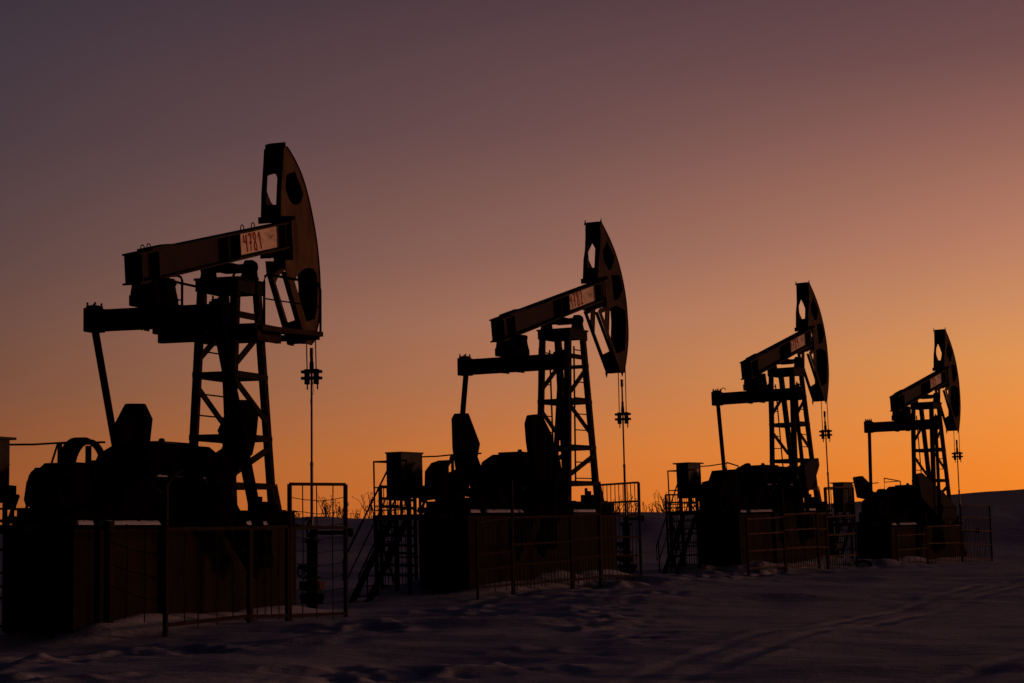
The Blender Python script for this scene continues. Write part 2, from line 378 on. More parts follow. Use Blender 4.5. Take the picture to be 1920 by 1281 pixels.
# ------------------------------------------------------------------ pump jack
ZP = 3.864
ORD = ['nearest', 'second', 'third', 'farthest']
NUM = ['4781', '4782', '4784', '4785']
GLYPH = {
    '4': [[(.05, 1), (.1, .55), (.75, .6)], [(.8, 1), (.72, 0)]],
    '7': [[(.0, .93), (.85, 1), (.6, .5), (.42, 0)], [(.15, .47), (.95, .52)]],
    '8': [[(.5, .52), (.15, .75), (.25, 1), (.75, 1), (.85, .75), (.5, .52), (.1, .3), (.15, .02), (.8, 0), (.9, .28), (.5, .52)]],
    '1': [[(.1, .72), (.6, 1), (.72, 0)]],
    '2': [[(.05, .8), (.3, 1), (.75, .98), (.8, .7), (.1, .02), (.95, .05)]],
    '5': [[(.9, 1), (.15, 1), (.12, .55), (.75, .5), (.85, .15), (.4, 0), (.05, .08)]]}
CRANK = {
    0: dict(pin=(-.95, -.62), wt=[[(-1.52, 1.74), (-1.1, 1.76), (-.88, 1.54), (-.95, 1.2), (-1.08, .93), (-1.6, .8), (-1.97, 1.27)]] * 2),
    1: dict(pin=(-3.02, -.70), wt=[[(-3.17, 1.80), (-3.06, 1.9), (-2.66, 1.92), (-2.2, 1.32), (-2.25, 1.2), (-2.5, .6), (-3.0, .6), (-3.16, 1.2)], [(-3.54, 1.61), (-3.43, 1.77), (-3.09, 1.8), (-2.92, 1.73), (-2.56, 1.4), (-2.6, .5), (-3.3, .5), (-3.5, 1.25)]]),
    2: dict(pin=(-1.85, -.72), wt=[[(-1.95, 1.0), (-.83, 1.23), (-.66, 1.1), (-.7, .9), (-1.2, .4), (-1.8, .4)], [(-1.95, 1.0), (-1.1, 1.22), (-.49, 1.27), (-.44, 1.08), (-.54, .97), (-1.08, .48), (-1.5, .35)]]),
    3: dict(pin=(-2.45, -.75), wt=[[(-4.29, 1.37), (-3.71, 1.41), (-3.19, 1.22), (-3.25, .7), (-4.0, .75)], [(-3.98, 1.39), (-3.49, 1.43), (-2.66, 1.19), (-1.51, .84), (-.35, .39), (-.41, 0), (-1.5, -.15), (-3.7, .7)]])}
SHAFT = (-2.1, .35)

def make_jack(i):
    pos, g, lean, beta = JP[i]
    M = jack_matrix(i)
    labels = ['pump jack with red number 4781 and a railed platform on its tower, biggest and nearest',
              'pump jack with red number 4782 and a black counterweight raised behind it',
              'pump jack third in the row, with the number ending 784 on its beam',
              'smallest and farthest pump jack, number ending 785, in front of the far hill']
    J = root('pump_jack', labels[i], 'pump jack', 'pump jacks in a row on the snow', M)
    cb, sb = math.cos(beta), math.sin(beta)
    def bmx(u, y, w): return (u * cb - w * sb, y, ZP + u * sb + w * cb)
    def tilt(mb):
        mb.v = [bmx(*v) for v in mb.v]; return mb
    # --- skid frame on the foundation
    m = MB()
    for y in (-.42, .42):
        m.box(-5.2, 1.45, y - .07, y + .07, .10, .12).box(-5.2, 1.45, y - .07, y + .07, -.10, -.08).box(-5.2, 1.45, y - .012, y + .012, -.08, .10)
    for x in (-5.1, -3.9, -3.0, -1.9, -.6, .7, 1.4): m.box(x - .05, x + .05, -.40, .40, -.07, .09)
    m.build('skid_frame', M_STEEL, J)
    # --- tower: four legs of angle steel
    fx = [.86, .82, 1.18, 1.18][i]
    RT, RF = (-.39, .35, 3.70), (-.68, .385, .12)      # rear leg top and foot
    FT, FF = (.42, .345, 3.70), (fx, [.41, .41, .35, .35][i], .12)
    legw = .12
    def at_z(T, F, z): k = (z - F[2]) / (T[2] - F[2]); return F[0] + (T[0] - F[0]) * k, F[1] + (T[1] - F[1]) * k
    for (T, F, dx) in ((RT, RF, 1), (FT, FF, -1)):
        for sy in (1, -1):
            m = MB().angle((F[0], F[1] * sy, F[2]), (T[0], T[1] * sy, T[2]), legw, .014, dx, -sy)
            m.angle((F[0] + dx * legw * .9, (F[1] - legw * .9) * sy, F[2]), (T[0] + dx * legw * .9, (T[1] - legw * .9) * sy, T[2]), legw * .75, .014, -dx, sy)
            m.box(F[0] - .13, F[0] + .13, F[1] * sy - .10, F[1] * sy + .10, .105, .135)
            m.prism([(F[0] - dx * .16, .135), (F[0] + dx * .1, .135), (F[0] + dx * .02, .55)], F[1] * sy - .008, F[1] * sy + .008)
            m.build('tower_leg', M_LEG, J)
    # side faces: horizontals and zigzag diagonals
    for sy in (1, -1):
        m = MB()
        lv = [3.15 if sy < 0 else 2.98, 2.22, 1.25, .50]
        for z in lv:
            xa, ya = at_z(RT, RF, z); xb, yb = at_z(FT, FF, z)
            k = .05; m.bar((xa + (xb - xa) * k, ya * sy, z), (xb - (xb - xa) * k, yb * sy, z), .03, .10)
        for (z0, e0, z1, e1) in ((3.0, 1, 2.36, 0), (2.14, 0, 1.42, 1), (1.14, 1, .66, 0)):
            E = {0: (RT, RF), 1: (FT, FF)}
            xa, ya = at_z(*E[e0], z0); xb, yb = at_z(*E[e1], z1)
            k = .09; m.bar((xa + (xb - xa) * k, ya * sy, z0 + (z1 - z0) * k), (xb - (xb - xa) * k, yb * sy, z1 - (z1 - z0) * k), .03, .10)
        m.build('cross_bracing', M_LEG, J)
    for (T, F, zz) in ((RT, RF, (2.98, 2.22, 1.25)), (FT, FF, (2.98, 2.22, 1.25, .5))):
        for z in zz:
            xa, ya = at_z(T, F, z); MB().bar((xa, ya, z), (xa, -ya, z), .03, .08).build('cross_member', M_LEG, J)
    # ladders on the side faces
    for sy in ((1,) if i == 0 else (1, -1)):
        m = MB()
        qa, qb = (.04, .96) if i == 0 else (.14, .70)
        def side(q, z, out=.05):
            xa, ya = at_z(RT, RF, z); xb, yb = at_z(FT, FF, z); return (xa + (xb - xa) * q, (ya + (yb - ya) * q + out) * sy, z)
        if i:
            for q in (qa, qb): m.bar(side(q, 3.35), side(q, .5), .028)
        z = .60
        while z < 3.3:
            m.cyl(side(qa, z, .05 if i else -.01), side(qb, z, .05 if i else -.01), .013, 6); z += .335
        if i == 0: m.bar(side(.96, 3.2, -.01), side(.96, .5, -.01), .02)
        m.build('ladder', M_STEEL, J)
    # cap and saddle
    m = MB().box(-.44, .47, -.39, .39, 3.70, 3.735)
    m.box(-.42, .45, -.37, -.355, 3.51, 3.70).box(-.42, .45, .355, .37, 3.53, 3.70).box(-.415, -.40, -.354, .354, 3.54, 3.70).box(.43, .445, -.354, .354, 3.54, 3.70)
    m.build('tower_cap', M_LEG, J)
    m = MB()
    for sy in (1, -1):
        m.prism([(-.22, 3.735), (.22, 3.735), (.17, 3.80), (.12, 3.96), (.06, 4.03), (-.06, 4.03), (-.12, 3.96), (-.17, 3.80)], sy * .30, sy * .42)
        m.cyl((-.0, sy * .27, 3.92), (-.0, sy * .47, 3.92), .085, 14)
        for bx in (-.17, .17): m.cyl((bx, sy * .36, 3.735), (bx, sy * .36, 3.84), .022, 8)
    m.cyl((0, -.3, 3.92), (0, .3, 3.92), .06, 12)
    m.box(-.2, .2, -.16, .16, 3.86, 4.01 - .03)
    m.build('saddle_bearing', M_STEEL, J, bevel=.006)
    # --- walking beam
    def top(u): return .605 + u * .113
    def bot(u): return .165 + u * .117
    u0, u1 = -2.94, 2.30
    web = MB().prism([(u0, bot(u0)), (u1, bot(u1)), (u1, top(u1)), (u0, top(u0))], -.010, .010)
    for f in (top, bot):
        k = -.028 if f is top else 0
        e = -3.03 if f is bot else -3.0
        web.prism([(e, f(e) + k), (u1, f(u1) + k), (u1, f(u1) + k + .028), (e, f(e) + k + .028)], -.15, .15)
    for u in (-2.94, -2.44, -.24, .15, 1.80):
        for sy in (1, -1): web.prism([(u - .009, bot(u) + .028), (u + .009, bot(u) + .028), (u + .009, top(u) - .028), (u - .009, top(u) - .028)], sy * .0105, sy * .147)
    web.prism([(-2.6, top(-2.6) + .001), (-1.9, top(-1.9) + .001), (-1.9, top(-1.9) + .03), (-2.6, top(-2.6) + .03)], -.13, .13)
    beam = tilt(web).build('walking_beam', M_BEAM, J)
    pn = MB().prism([(.175, bot(.175) + .06), (1.78, bot(1.78) + .045), (1.78, top(1.78) - .045), (.175, top(.175) - .05)], -.0165, -.0115)
    tilt(pn).build('number_panel', M_PANEL, beam)
    tx = MB(); du = .165 if i == 0 else .175; us = [.50, .42, .46, .46][i]
    for k, ch in enumerate(NUM[i]):
        ua = us + k * du; wd = .115
        for pl in GLYPH[ch]:
            for (a0, b0), (a1, b1) in zip(pl[:-1], pl[1:]):
                def P(a, b):
                    u = ua + a * wd + (1 - b) * .05; h0 = .325 + (ua - .5) * .11; return (u, -.0185, h0 + b * .27)
                tx.bar(P(a0, b0), P(a1, b1), .003, .034, up=(0, 0, 1)) if abs(a1 - a0) > abs(b1 - b0) * .3 else tx.bar(P(a0, b0), P(a1, b1), .003, .044, up=(1, 0, 0))
    # bars drawn with width across y would vanish; keep them facing the near side
    tilt(tx).build('painted_number', M_RED, beam)
    for (u, w_) in ([(-2.66, .10), (-2.48, .10), (.52, .10), (.9, .10)] if i == 0 else []):
        lp = MB()
        lp.ring((u, 0, top(u) + w_ * .35), .055, .009, 'y', 14, (0, 180), 6)
        lp.cyl((u - .055, 0, top(u) - .005), (u - .055, 0, top(u) + w_ * .35), .009, 6).cyl((u + .055, 0, top(u) - .005), (u + .055, 0, top(u) + w_ * .35), .009, 6)
        tilt(lp).build('lifting_loop', M_WIRE, beam)
    # --- horse head
    if i == 0:
        arc = smoothcurve([(1.92, 2.07), (2.21, 1.85), (2.46, 1.58), (2.64, 1.26), (2.78, .90), (2.88, .54), (2.93, .18), (2.94, -.19), (2.90, -.55), (2.82, -.82), (2.69, -1.04), (2.56, -1.2)], 4)
        back = [(2.5, -1.24), (2.30, -1.21), (1.66, -.02), (1.64, .19), (1.95, .19), (1.95, .86), (1.55, .87), (1.62, 1.31), (1.70, 1.62), (1.80, 2.04)]
        holes = [[(1.85, 1.60), (2.17, 1.67), (2.38, 1.41), (2.45, 1.30), (2.38, 1.19), (2.27, 1.13), (2.14, 1.11), (2.02, 1.12), (1.93, 1.17), (1.86, 1.25), (1.79, 1.36)],
                 [(1.96, -.17), (2.06, -.07), (2.2, -.0), (2.36, .045), (2.52, .065), (2.70, .05), (2.82, -.03), (2.84, -.26), (2.77, -.62), (2.66, -.80), (2.34, -.84)]]
    else:
        arc = smoothcurve([(2.01, 2.12), (2.38, 1.75), (2.67, 1.36), (2.87, .94), (2.985, .5), (3.01, .1), (2.97, -.4), (2.83, -.8), (2.58, -1.24)], 5)
        back = [(2.40, -1.21), (1.95, -.52), (1.50, .19), (1.60, .24), (1.95, .26), (1.95, .87), (1.60, .89), (1.72, 1.32), (1.88, 1.61), (1.97, 2.1)]
        holes = [[(1.97, 1.48), (2.24, 1.68), (2.42, 1.52), (2.58, 1.32), (2.36, 1.06), (2.20, 1.05), (1.97, 1.30)],
                 [(2.32, .94), (2.78, .92), (2.89, .6), (2.62, .40), (2.36, .37)],
                 [(2.10, .22), (2.45, .26), (2.62, .21), (2.92, .13), (2.91, -.10), (2.74, -.74), (2.26, -.80), (1.95, -.33)],
                 [(1.66, .13), (1.86, .16), (1.80, -.06)]]
    prof = arc + back
    hm = MB()
    for sy in (-1, 1):
        hm.prism(prof, sy * .165, sy * .182, holes)
    head = tilt(hm).build('horse_head', M_HEAD if i == 0 else M_HEAD2, J)
    rim = MB(); n = len(arc)
    for k in range(n - 1):
        (a0, b0), (a1, b1) = arc[k], arc[k + 1]
        d0 = Vector((a0 - .9, b0)).normalized(); d1 = Vector((a1 - .9, b1)).normalized()
        rim.add([(a0, -.195, b0), (a0, .195, b0), (a1, .195, b1), (a1, -.195, b1), (a0 - d0.x * .02, -.195, b0 - d0.y * .02), (a0 - d0.x * .02, .195, b0 - d0.y * .02), (a1 - d1.x * .02, .195, b1 - d1.y * .02), (a1 - d1.x * .02, -.195, b1 - d1.y * .02)],
                [(0, 1, 2, 3), (7, 6, 5, 4), (0, 4, 5, 1), (2, 6, 7, 3), (1, 5, 6, 2), (3, 7, 4, 0)])
    tilt(rim).build('arc_plate', M_STEEL, head)
    bk = MB()
    def rearplate(a, b, y0, y1, t=.014):
        d = (Vector(b) - Vector(a)).normalized(); nn = Vector((-d.y, d.x)) * t
        bk.prism([a, b, (b[0] + nn.x, b[1] + nn.y), (a[0] + nn.x, a[1] + nn.y)], y0, y1)
    tp, bt = (back[-1], back[-4 if i == 0 else -4])
    tp = Vector(back[-1]); bt = Vector(back[-4])
    P_ = lambda t: tuple(tp + (bt - tp) * t)
    rearplate(P_(0), P_(.36), -.164, .164); rearplate(P_(.80), P_(1), -.164, .164)
    rearplate(P_(.36), P_(.80), -.164, -.085); rearplate(P_(.36), P_(.80), .10, .164)
    bk.prism([(bt.x - .06, .80), (bt.x + .5, .86), (bt.x + .5, .92), (bt.x - .06, .91)], -.2, .2)
    tilt(bk).build('rear_plate', M_STEEL, head)
    s0 = Vector((1.66, .0)) if i == 0 else Vector((1.50, .17)); s1 = Vector((2.30, -1.205)) if i == 0 else Vector((2.40, -1.205))
    dd = (s1 - s0).normalized(); nn = Vector((-dd.y, dd.x)) * -.012
    for sy in (-1, 1):
        ff = MB().prism([tuple(s0), tuple(s1), tuple(s1 + nn), tuple(s0 + nn)], sy * .09, sy * .1645)
        tilt(ff).build('strut_flange', M_STEEL, head)
    s2 = s1 - dd * .30
    ff = MB().prism([tuple(s2), tuple(s1), tuple(s1 - nn * .8), tuple(s2 - nn * .8)], -.164, .164)
    ff.prism([tuple(s1 - nn), (arc[-1][0] - .02, arc[-1][1] + .0), (arc[-1][0] - .02, arc[-1][1] + .014), tuple(s1 - nn + Vector((0, .014)))], -.164, .164)
    tilt(ff).build('bottom_plate', M_STEEL, head)
    ff = MB().prism([(tp.x - .02, tp.y - .04), (arc[0][0] + .0, arc[0][1] - .02), (arc[0][0] - .0, arc[0][1] + .01), (tp.x - .02, tp.y)], -.164, .164)
    if i == 0: ff.prism([(1.76, 2.03), (2.0, 2.06), (2.0, 2.15), (1.76, 2.11)], -.12, .14)
    tilt(ff).build('top_plate', M_STEEL, head)
    if i:
        for sy in (-1, 1):
            ff = MB().prism([(arc[0][0] - .09, arc[0][1] - .05), (arc[0][0] + .01, arc[0][1] - .02), (arc[0][0] - .0, arc[0][1] + .07)], sy * .184, sy * .198)
            tilt(ff).build('cable_horn', M_STEEL, head)
            ff = MB().prism([(2.38, -1.2), (2.52, -1.22), (2.44, -1.32)], sy * .184, sy * .196)
            tilt(ff).build('cable_horn', M_STEEL, head)
    ff = MB().cyl((1.92, -.21, top(1.92) + .06), (1.92, .21, top(1.92) + .06), .04, 10)
    ff.prism([(1.88, top(1.9) + .004), (2.08, top(2.05) + .004), (2.08, .92), (1.88, .90)], -.12, .12)
    tilt(ff).build('hinge', M_STEEL, head)
    ff = MB().prism([(1.40, bot(1.45) - .11), (2.05, bot(1.95) - .12), (2.05, bot(1.95) - .003), (1.40, bot(1.40) - .003)], -.15, .15)
    ff.cyl((1.2, -.10, bot(1.25) - .055), (1.5, -.10, bot(1.5) - .055), .045, 10).cyl((1.08, -.10, bot(1.1) - .05), (1.27, -.10, bot(1.3) - .05), .013, 8)
    tilt(ff).build('locking_bracket', M_STEEL, head)
    # --- equalizer bearing and bar
    ex, ez = -2.434, -.652
    EX, _, EZ = bmx(ex, 0, ez)
    m = MB().box(EX - .36, EX + .36, -.21, .21, EZ + .131, EZ + .29)
    m.prism([(EX - .38, EZ + .29), (EX + .40, EZ + .29), (EX + .34, EZ + .42), (EX + .30, EZ + .58), (EX - .30, EZ + .54), (EX - .34, EZ + .42)], -.18, .18)
    m.cyl((EX - .30, 0, EZ + .40), (EX + .34, 0, EZ + .42), .12, 18)
    m.cyl((EX, -.26, EZ + .43), (EX, .26, EZ + .43), .13, 18)
    m.tilt = None
    zb = ZP + EX * math.sin(beta + .113) + .17
    m.prism([(EX - .40, zb - .16), (EX + .42, zb - .075), (EX + .42, zb + .005), (EX - .40, zb - .09)], -.145, .145)
    m.prism([(EX - .26, EZ + .52), (EX + .26, EZ + .52), (EX + .30, zb - .08), (EX - .30, zb - .14)], -.10, .10)
    for bx in (-.13, -.05, .05, .13):
        for by in (-.17, .17): m.cyl((EX + bx, by, EZ + .27), (EX + bx, by, EZ + .34), .022, 6).cyl((EX + bx, by, EZ - .20), (EX + bx, by, EZ - .17), .025, 6)
    m.build('equalizer_bearing', M_STEEL, J, bevel=.006)
    yl_ = 1.105 if i == 0 else 1.19
    m = MB().box(EX - .13, EX + .13, -1.02, yl_ - .17, EZ - .175, EZ + .13)
    m.box(EX - .145, EX + .145, -1.19, -.98, EZ - .19, EZ + .165).box(EX - .145, EX + .145, yl_ - .21, yl_, EZ - .19, EZ + .165)
    for ya_ in (-1.17, yl_ - .19):
        m.box(EX - .11, EX + .11, ya_, ya_ + .17, EZ + .165, EZ + .205)
        for bx in (-.09, .09):
            for by in (.02, .15): m.cyl((EX + bx, ya_ + by, EZ + .205), (EX + bx, ya_ + by, EZ + .25), .018, 6)
    if i == 2: m.ring((EX, .9, EZ + .2), .06, .012, 'x', 14, (0, 180), 6)
    m.build('equalizer_bar', M_STEEL, J, bevel=.008)
    # --- pitmans, cranks, counterweights
    cr = CRANK[i]; px, pz = cr['pin']
    for sy, wt in ((1, cr['wt'][0]), (-1, cr['wt'][1])):
        yt_ = yl_ - .12 if sy > 0 else 1.07
        m = MB().bar((EX, yt_ * sy, EZ - .17), (px, 1.10 * sy, pz), .085, .085 if i or sy > 0 else .16, up=(0, 1, 0))
        m.cyl((px, sy * 1.02, pz), (px, sy * 1.19, pz), .13, 18)
        m.prism([(px - .18, pz - .12), (px + .18, pz - .12), (px + .12, pz + .42), (px - .12, pz + .42)], sy * 1.03, sy * 1.16)
        m.build('pitman_arm', M_STEEL, J, bevel=.005)
        wc = Vector((sum(p[0] for p in wt) / len(wt), sum(p[1] for p in wt) / len(wt)))
        d = (Vector((px, pz)) - Vector(SHAFT)).normalized(); q = Vector((-d.y, d.x)); a = Vector(SHAFT); b = Vector((px, pz)) + d * .2
        cm = MB().prism([tuple(a + q * .26 - d * .2), tuple(a - q * .26 - d * .2), tuple(b - q * .2), tuple(b + q * .2)], sy * .86, sy * .96)
        d2 = (wc - a).normalized(); q2 = Vector((-d2.y, d2.x))
        cm.prism([tuple(a + q2 * .27), tuple(a - q2 * .27), tuple(wc - q2 * .22), tuple(wc + q2 * .22)], sy * .862, sy * .958)
        cm.cyl((SHAFT[0], sy * .5, SHAFT[1]), (SHAFT[0], sy * 1.06, SHAFT[1]), .14, 18)
        crank = cm.build('crank', M_STEEL, J, bevel=.005)
        MB().prism(wt, sy * .84, sy * .97).build('counterweight', M_STEEL if sy > 0 or i < 2 else M_LEG, crank, bevel=.012)
    # --- gear reducer
    g0 = [-3.32, -3.1, -3.3, -3.3][i]
    m = MB().prism([(g0, .12), (-1.0, .12), (-.95, .55), (-1.05, .95), (-1.35, 1.06), (g0 + .55, 1.07), (g0 + .1, .92), (g0 - .12, .6)], -.40, .40)
    m.box(g0 - .1, -.98, -.46, .46, .52, .58)
    m.box(-2.6, -1.6, -.25, .25, 1.07, 1.11).cyl((-2.1, 0, 1.1), (-2.1, 0, 1.17), .05, 10)
    m.cyl((SHAFT[0], -.56, SHAFT[1]), (SHAFT[0], .56, SHAFT[1]), .22, 18)
    for bx in (-3.2, -2.6, -1.5): m.cyl((bx, -.5, .7), (bx, .5, .7), .13, 14)
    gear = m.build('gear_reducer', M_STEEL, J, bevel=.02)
    rs = random.Random(5 + i)
    for (xa, xb, ya, yb, zz) in ((g0 + .7, -1.7, -.36, .30, 1.075), (g0 + .3, -2.2, -.455, -.40, .582), (-1.7, -1.1, -.455, -.4, .582)):
        nn = 14
        P1 = [(xa + (xb - xa) * k / nn, ya + (yb - ya) * j / 4, zz + (.0 if j in (0, 4) or k in (0, nn) else .018 + .012 * rs.random())) for j in range(5) for k in range(nn + 1)]
        F1 = [(j * (nn + 1) + k, j * (nn + 1) + k + 1, (j + 1) * (nn + 1) + k + 1, (j + 1) * (nn + 1) + k) for j in range(4) for k in range(nn)]
        MB().add(P1, F1).build('snow_cover', M_SNOWC, gear, smooth=True)
    # --- brake wheel with spokes
    cx, cz = -4.12, [.62, .30, .50, .50][i]
    m = MB(); seg = 36
    for k in range(seg):
        t0, t1 = 2 * math.pi * k / seg, 2 * math.pi * (k + 1) / seg
        pr = lambda t, r: (cx + r * math.cos(t), cz + r * math.sin(t))
        m.prism([pr(t0, .46), pr(t1, .46), pr(t1, .40), pr(t0, .40)], -.04, .04)
    for k in range(2):
        t = math.pi * k / 2 + math.pi / 2; m.bar((cx + .37 * math.cos(t), 0, cz + .37 * math.sin(t)), (cx - .37 * math.cos(t), 0, cz - .37 * math.sin(t)), .05, .07, up=(0, 1, 0))
    m.cyl((cx, -.14, cz), (cx, .14, cz), .09, 14)
    m.cyl((cx, .0, cz), (cx, .30, cz), .04, 10)
    m.build('belt_wheel', M_STEEL, J)
    m = MB()
    for k in range(14):
        t0, t1 = R(75 + 9.5 * k), R(75 + 9.5 * (k + 1))
        m.prism([pr(t0, .49), pr(t1, .49), pr(t1, .40), pr(t0, .40)], .05, .20)
    m.build('belt_guard', M_STEEL, J)
    MB().box(-4.3, -3.8, -.3, .3, .12, .2).build('wheel_mount', M_STEEL, J)
    # --- electric motor under a sheet hood
    m = MB().cyl((-5.0, -.22, .42), (-5.0, .26, .42), .24, 20).box(-5.2, -4.8, -.2, .24, .13, .25)
    for k in range(10):
        t = 2 * math.pi * k / 10; m.box(-5.0 + .25 * math.cos(t) - .012, -5.0 + .25 * math.cos(t) + .012, -.2, .24, .42 + .25 * math.sin(t) - .012, .42 + .25 * math.sin(t) + .012)
    m.cyl((-5.0, -.34, .42), (-5.0, -.24, .42), .12, 16)
    m.build('electric_motor', M_STEEL, J, bevel=.004)
    m = MB().box(-5.35 if i < 2 else -5.6, -4.25, -.33, .33, -.10, .13 if i < 2 else .3).box(-5.5, -5.2, -.45, .45, -.08, .02).bar((-5.55, .35, -.1), (-5.30, .35, .30), .04).bar((-5.55, -.2, -.1), (-5.25, -.2, .2), .03)
    m.build('motor_base', M_STEEL, J)
    m = MB().box(-3.9, -3.3, -.44, .1, .12, .42).cyl((-3.6, -.46, .42), (-3.6, -.46, .75), .05, 10).box(-3.75, -3.45, -.5, -.3, .42, .50)
    m.build('oil_box', M_STEEL, J, bevel=.01)
    m = MB().tube([(-3.3, -.42, .5), (-3.0, -.52, .35), (-2.6, -.50, .62), (-2.2, -.52, .75), (-1.6, -.5, .50), (-1.2, -.48, .16)], .022, 7)
    m.build('oil_hose', M_WIRE, J, smooth=True)
    m = MB().box(.05, .35, -.52, -.30, .12, .26).cyl((.12, -.40, .26), (.12, -.40, .40), .035, 8).cyl((.26, -.40, .26), (.26, -.40, .34), .05, 8).box(.5, .72, -.5, -.34, .12, .22)
    m.build('skid_bolt_block', M_STEEL, J, bevel=.006)
    m = MB().prism([(-1.0, .12), (-.55, .12), (-.62, .5), (-.9, .72)], -.38, -.36).prism([(-1.0, .12), (-.55, .12), (-.62, .5), (-.9, .72)], .36, .38).box(-.98, -.6, -.36, .36, .2, .3)
    m.build('gear_bracket', M_STEEL, J)
    hp = [[(-5.22, .14), (-5.28, .24), (-5.22, .48), (-4.93, .66), (-4.78, .74), (-4.50, .74), (-4.46, .6), (-4.46, .2)],
          [(-5.2, .14), (-5.24, .3), (-5.2, .69), (-4.95, .85), (-4.72, .89), (-4.9, .74), (-4.86, .66), (-4.6, .72), (-4.3, .84), (-4.3, .2)],
          [(-5.25, -.05), (-5.30, .45), (-5.12, .68), (-4.7, .72), (-4.45, .96), (-4.0, .98), (-4.0, -.05)],
          [(-5.2, .14), (-5.24, .3), (-5.2, .55), (-5.05, .66), (-4.6, .7), (-4.3, .9), (-4.2, .9), (-4.2, .2)]][i]
    hs = [0, -.4, -.5, -.3][i]; hp = [(a + hs, b) for a, b in hp]
    hy0, hy1 = (-.10, .20) if i == 1 else (-.235, .26)
    m = MB().prism(hp, hy1, hy1 + .015).prism(hp, hy0 - .015, hy0)
    for (a, b) in zip(hp[1:5], hp[2:6]):
        d = (Vector(b) - Vector(a)).normalized(); nn = Vector((d.y, -d.x)) * .012
        m.prism([a, b, (b[0] + nn.x, b[1] + nn.y), (a[0] + nn.x, a[1] + nn.y)], hy0 + .001, hy1 - .001)
    m.build('motor_hood', M_STEEL, J)
    # --- wireline, carrier bar and polished rod
    wx = 2.985; cz_ = [2.44, 2.02, 2.06, 2.12][i]
    tanx, _, tanz = bmx(2.9, 0, -.4)
    for sy in (-1, 1):
        yl = .085
        pts = [(bmx(a + .012, 0, b)[0], sy * yl, bmx(a + .012, 0, b)[2]) for a, b in arc[:n - (10 if i == 0 else 12)]]
        pts += [(wx, sy * yl, cz_ + .1), (wx, sy * yl, cz_ - .13)]
        pts = [pts[k] for k in range(len(pts))]
        MB().tube(pts, .011, 6).build('bridle_cable', M_WIRE, J)
    m = MB()
    for dz in (-.055, .055): m.box(wx - .07, wx + .07, -.17, .17, cz_ + dz - .025, cz_ + dz + .025)
    for y in (-.085, .085): m.box(wx - .05, wx + .05, y - .03, y + .03, cz_ - .16, cz_ + .10)
    for y in (-.11, .08): m.cyl((wx, y, cz_ - .25), (wx, y, cz_ - .15), .014, 6)
    m.cyl((wx, 0, cz_ + .08), (wx, 0, cz_ + .22), .038, 10).cyl((wx, 0, cz_ + .22), (wx, 0, cz_ + .34), .028, 10)
    if i == 0: m.tube([(wx, -.02, cz_ - .1), (wx + .02, -.03, cz_ - .3), (wx - .01, .02, cz_ - .42), (wx + .02, .04, cz_ - .5)], .004, 5)
    m.build('carrier_bar', M_STEEL, J, bevel=.004)
    rt = [.46, .83, .62, .5][i]
    m = MB().cyl((wx, 0, -.35), (wx, 0, cz_ + rt - .1), .019, 10).cyl((wx, 0, cz_ + rt - .16), (wx, 0, cz_ + rt), .032, 10)
    m.cyl((wx, 0, .9), (wx, 0, .96), .03, 10).cyl((wx, 0, -.35), (wx, 0, .9), .026, 10)
    m.build('polished_rod', M_ROD, J)
    # --- rail beside the gearbox
    gy = .30
    m = MB()
    if i < 2:
        pts = [(-4.65, gy, .60), (-4.42, gy, 1.02), (-3.2, gy, 1.08)]
        m.tube(pts, .018, 6).cyl((-4.40, gy, .3), (-4.40, gy, 1.02), .018, 6).cyl((-4.34, gy, .3), (-4.34, gy, 1.02), .018, 6)
    elif i == 2: m.tube([(-3.9, gy, 1.0), (-3.85, gy, 1.18), (-3.1, gy, 1.1), (-3.05, gy, .95)], .018, 6)
    else: m.tube([(-3.35, gy, .9), (-3.35, gy, 1.32), (-1.9, gy, 1.24), (-1.9, gy, .9)], .018, 6).tube([(-3.35, gy, 1.2), (-1.9, gy, 1.24)], .014, 6)
    m.build('guard_rail', M_STEEL, J)
    # --- platform round the tower of the nearest one
    if i == 0:
        m = MB().prism([(-.66, 2.85), (1.50, 2.93), (1.50, 3.01), (-.66, 2.93)], -.92, -.86).box(-.78, 1.50, .86, .92, 2.86, 2.96)
        m.box(-.78, -.72, -.86, .86, 2.86, 2.95).box(1.44, 1.50, -.86, .86, 2.88, 2.98)
        k = 0; y = -.85
        while y < .84:
            if abs(y + .06) > .52 - .0: m.box(-.70, 1.42, y, y + .125, 2.94, 2.965)
            else: m.box(-.70, -.46, y, y + .125, 2.94, 2.965).box(.5, .95, y, y + .125, 2.94, 2.965)
            y += .14
        m.box(-.7, .62, -.60, -.52, 2.76, 2.935).box(-.7, 1.0, .50, .58, 2.77, 2.935).box(-.72, -.60, -.86, .86, 2.72, 2.85)
        plat = m.build('tower_platform', M_WOOD, J)
        r_ = .021; m = MB()
        def frame(p, q, h=.80, c_=.12, drop=0.0):
            p = Vector(p); q = Vector(q); d = (q - p).normalized()
            up = Vector((0, 0, 1))
            pts = [p, p + up * (h - c_), p + up * (h - c_ * .3) + d * c_ * .3, p + up * h + d * c_, q + up * h - d * c_, q + up * (h - c_ * .3) - d * c_ * .3, q + up * (h - c_), q]
            m.tube(pts, r_, 7); m.cyl(p + up * .42, q + up * .42, .012, 6)
        frame((-.55, -.89, 2.93), (1.46, -.89, 2.99)); frame((-.75, -.86, 2.96), (-.75, -.46, 2.96), .80, .08); frame((-.75, .42, 2.95), (-.75, .86, 2.95), .80, .08)
        frame((-.70, .89, 2.96), (1.46, .89, 2.96), .78); m.cyl((.9, .89, 2.96), (.9, .89, 3.72), .014, 6)
        m.ring((-.2, -.7, 3.02), .09, .006, 'y', 16, (0, 360), 5, .5)
        m.build('railing', M_STEEL, plat)
    return J

